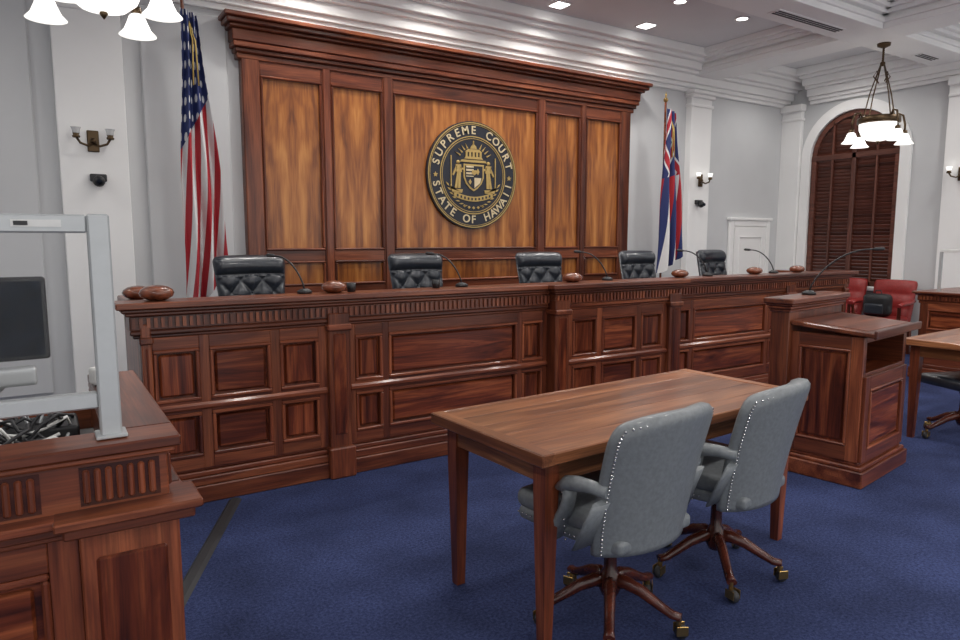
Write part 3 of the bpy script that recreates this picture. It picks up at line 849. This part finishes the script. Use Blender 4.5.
# ------------------------------------------------------------------ clerk station (left)
b = B()
CX, CY0, CY1 = .235, 1.66, 2.60
b.box(-2.4, CX-.02, CY0+.045, CY0+.12, 0, 1.0, 'dark', .003)
b.box(CX-.10, CX-.021, CY0+.12, CY1-.09, 0, .99, 'dark', .003)
b.box(-2.4, CX-.022, CY1-.09, CY1-.01, 0, .98, 'dark', .003)
b.box(-2.4, CX-.10, CY0+.12, CY1-.09, .86, .89, 'deskgrey', .003)
for g, z0, z1 in ((-.015, .90, 1.01), (.0, 1.01, 1.025), (.012, 1.025, 1.05)):
    b.box(-2.4, CX+g, CY0+.02-g, CY0+.14, z0, z1, 'dark', .004)
    b.box(CX-.13, CX+g-.0005, CY0+.14, CY1+g, z0, z1, 'dark', .004)
MF = T(0, CY0+.035, 0); MRS = T(CX-.0155, 0, 0) @ RZ(pi/2)
def flute(b, M, x0, x1, z0, z1):
    b.box(x0-.006, x1+.006, -.002, .001, z0-.006, z1+.006, 'mahog', 0, M)
    x = x0
    while x < x1-.012: b.box(x, x+.014, -.010, 0, z0, z1, 'dark', .004, M, r=1.0); x += .022
flute(b, MF, .045, CX-.04, .918, .995); flute(b, MF, -.30, -.04, .918, .995); flute(b, MF, -.70, -.38, .918, .995)
flute(b, MRS, CY0+.06, CY0+.22, .918, .995); flute(b, MRS, CY0+.30, CY1-.06, .918, .995)
for g, z0, z1 in ((.045, .885, .905), (.03, .865, .885), (.015, .85, .865)):
    b.box(-2.4, CX-.02+g, CY0+.03-g, CY0+.12, z0, z1, 'dark', .004)
    b.box(CX-.11, CX-.021+g, CY0+.121, CY1+g-.01, z0, z1, 'dark', .004)
b.box(.03, CX-.001, CY0+.005, CY0+.1, 0, .884, 'dark', .004); b.box(.06, CX-.03, CY0-.003, CY0+.05, .15, .80, 'field', .006)
for g, z0, z1 in ((.046, .8855, .906), (.03, .86, .8855)): b.box(.03-g, CX+g, CY0+.005-g, CY0+.1, z0, z1, 'dark', .004)
framed(b, -2.4, .03, .10, .85, [(-2.3, -1.5), (-1.4, -.62), (-.52, -.03)], [(.2, .50), (.58, .78)], T(0, CY0+.045, 0), d=.02, mw=.016)
framed(b, CY0+.1, CY1-.01, .10, .85, [(CY0+.18, CY1-.08)], [(.2, .50), (.58, .78)], T(CX-.022, 0, 0) @ RZ(pi/2), d=.02, mw=.016)
b.done('clerk_station')
# plexiglass shield
b = B()
b.box(-.022, .022, -.022, .022, 0, .505, 'alu', .004)
b.box(-1.3, -.022, -.018, .018, .463, .503, 'alu', .004); b.box(-1.3, -.022, -.018, .018, .070, .105, 'alu', .004)
b.box(-.72, -.68, -.017, .017, .105, .463, 'alu', .003); b.box(-.72, -.68, -.017, .017, 0, .070, 'alu', .003)
b.box(-1.3, -.022, -.002, .002, .105, .463, 'glass')
b.box(-.16, -.07, -.020, -.018, .476, .491, 'whiteplastic'); b.box(-.155, -.13, -.0215, -.02, .479, .488, 'blackplastic')
b.box(-.032, .032, -.035, .035, 0, .008, 'alu', .002)
b.done('plexiglass_partition', (.11, 1.745, 1.052))
# monitor
b = B()
b.rbox(-.21, .21, -.015, .015, .25, .50, .010, 'blackplastic', r=.5)
b.box(-.197, .197, -.0175, -.012, .263, .487, 'screen')
b.tube([(0, .02, .38), (0, .04, .25), (0, .03, .01)], [(.035, .012)]*3, 'alu', rect=True)
b.rbox(-.14, .14, -.09, .06, 0, .015, .006, 'alu')
b.rbox(.02, .17, -.06, .0, .18, .235, .01, 'alu')
b.tube([(.10, -.03, .2), (.05, 0, .15), (0, .03, .12)], .012, 'alu', 8)
b.done('computer_monitor', (-.205, 2.43, .891), .05)
# cables
b = B()
for i in range(110):
    x = random.uniform(-.60, .0); y = random.uniform(1.95, 2.32); pts = []
    a = random.uniform(0, 2*pi); rr = random.uniform(.03, .10); hh = random.uniform(.0, .10)
    for k in range(14):
        a += .55; pts.append((min(.09, x+rr*math.cos(a)+random.uniform(-.01, .01)), y+rr*.6*math.sin(a), .90+.03*random.random()+hh+.03*math.sin(k*.9+i)))
    pts = [(p_[0], p_[1], max(.896, p_[2])) for p_ in pts]
    b.tube(pts, .0045, ('rubber', 'rubber', 'rubber', 'alu', 'rubber', 'rubber', 'whiteplastic', 'rubber')[i % 8], 6)
b.rbox(-.40, -.16, 2.0, 2.2, .892, .99, .01, 'blackplastic'); b.rbox(-.12, .06, 2.15, 2.32, .892, .99, .01, 'blackplastic')
b.done('cable_bundle')
b = B(); b.rbox(-.035, .035, -.025, .025, 0, .055, .01, 'whiteplastic'); b.rbox(-.02, .02, -.03, -.02, .01, .045, .005, 'blackplastic'); b.done('desk_speaker', (.14, 2.40, 1.052), .4)
b = B()
d = Vector((.86-.27, 3.96-2.66, 0)); ln = d.length; a = math.atan2(d.y, d.x)
b.poly([(-.035, 0), (.035, 0), (.018, .012), (-.018, .012)], 0, ln, 'rubber')
b.done('cable_cover', (.27, 2.66, .001), a-pi/2)
b = B(); b.rbox(-.03, .03, -.02, .02, 0, .08, .008, 'whiteplastic'); b.box(-.012, .012, -.022, -.018, .04, .06, 'blackplastic')
b.tube([(.0, .01, .06), (-.01, .05, .10), (.01, .12, .09), (.04, .16, .03), (.06, .22, .008), (.02, .30, .006)], .005, 'rubber', 8)
b.done('power_outlet_box', (.385, 3.16, 0), 0)

# ------------------------------------------------------------------ right clerk desk
b = B()
X0, X1, Y0, Y1 = 8.02, 9.0, 2.5, 3.58
b.box(X0, X1, Y0, Y1, 0, .85, 'dark', .003)
for g, z0, z1 in ((.06, 0, .12), (.03, .12, .16), (.02, .82, .85), (.03, .85, .91), (.05, .91, .925), (.07, .925, .95)): b.box(X0-g, X1+g*.5, Y0-g, Y1+g, z0, z1, 'dark', .006)
framed(b, -Y1, -Y0, .16, .82, [(-Y1+.08, -Y1+.48), (-Y0-.48, -Y0-.08)], [(.24, .46), (.54, .76)], T(X0, 0, 0) @ RZ(-pi/2), d=.02, mw=.016)
x = -Y1
while x < -Y0: b.box(x, x+.018, -.012, 0, .86, .90, 'dark', 0, T(X0-.03, 0, 0) @ RZ(-pi/2), r=.9); x += .036
b.done('clerk_station')
b = B(); b.box(-.01, .01, -.45, .45, 0, .42, 'glass'); b.box(-.018, .018, -.46, .46, .42, .45, 'whiteplastic', .003)
for q in (-.45, .45): b.box(-.015, .015, q-.012, q+.012, 0, .42, 'alu')
b.done('plexiglass_partition', (8.1, 3.0, .951))

# ------------------------------------------------------------------ red armchairs + bag
def redchair():
    b = B(); lt = 'leather_red'
    for x in (-.24, .24):
        b.tube([(x, .24, 0), (x, .24, .38)], [(.018, .018), (.028, .028)], 'dark', rect=True); b.tube([(x, -.26, 0), (x, -.22, .38)], [(.018, .018), (.028, .028)], 'dark', rect=True)
    b.rbox(-.27, .27, -.24, .28, .34, .40, .02, 'dark'); b.rbox(-.25, .25, -.22, .28, .39, .50, .045, lt)
    def hw(v): return .25+.02*v-(.02*((v-.9)/.1)**2 if v > .9 else 0)
    back = lambda i, j: ((i*2-1)*hw(j), -.24-.10*j-.03*(1-abs(i*2-1)**6), .42+.55*j-.012*abs(i*2-1)**4*j)
    front = lambda i, j: ((i*2-1)*hw(j), -.20-.10*j+.05*(1-abs(i*2-1)**6)*(.7+.3*abs(math.sin(j*3*pi))), .42+.55*j-.012*abs(i*2-1)**4*j)
    b.pillow(back, front, 20, 24, lt)
    for s_ in (-1, 1):
        b.tube([(s_*.25, -.28, .70), (s_*.29, -.1, .69), (s_*.30, .1, .68), (s_*.30, .2, .66)], [(.03, .025)]*4, lt, n=12)
        b.tube([(s_*.30, .18, .65), (s_*.285, .15, .5), (s_*.27, .2, .38)], [(.02, .02)]*3, 'dark', rect=True)
    return b
rc = redchair().done('red_armchair', (9.30, 4.62, 0), pi/2)
dup(rc, 'red_armchair', (9.30, 5.26, 0), pi/2)
b = B()
b.rbox(-.17, .17, -.09, .09, 0, .30, .07, 'blackplastic'); b.rbox(-.12, .12, -.12, -.07, .03, .17, .03, 'leather_black')
b.tube([(-.05, 0, .28), (-.03, 0, .34), (.03, 0, .34), (.05, 0, .28)], .008, 'rubber', 8)
b.done('backpack', (9.22, 4.64, .502), -pi/2)

# ------------------------------------------------------------------ world and camera
w = bpy.data.worlds.new('World'); S.world = w; w.use_nodes = True
bg = w.node_tree.nodes['Background']; bg.inputs[0].default_value = (1, .98, .96, 1); bg.inputs[1].default_value = 1.35
cam = bpy.data.cameras.new('Camera'); cam.sensor_width = 36; cam.lens = 36*678/960; cam.clip_start = .05
co = bpy.data.objects.new('Camera', cam); S.collection.objects.link(co)
co.location = (0, 0, 1.5); co.rotation_euler = (math.radians(90-6.73), 0, math.radians(-32.8))
S.camera = co
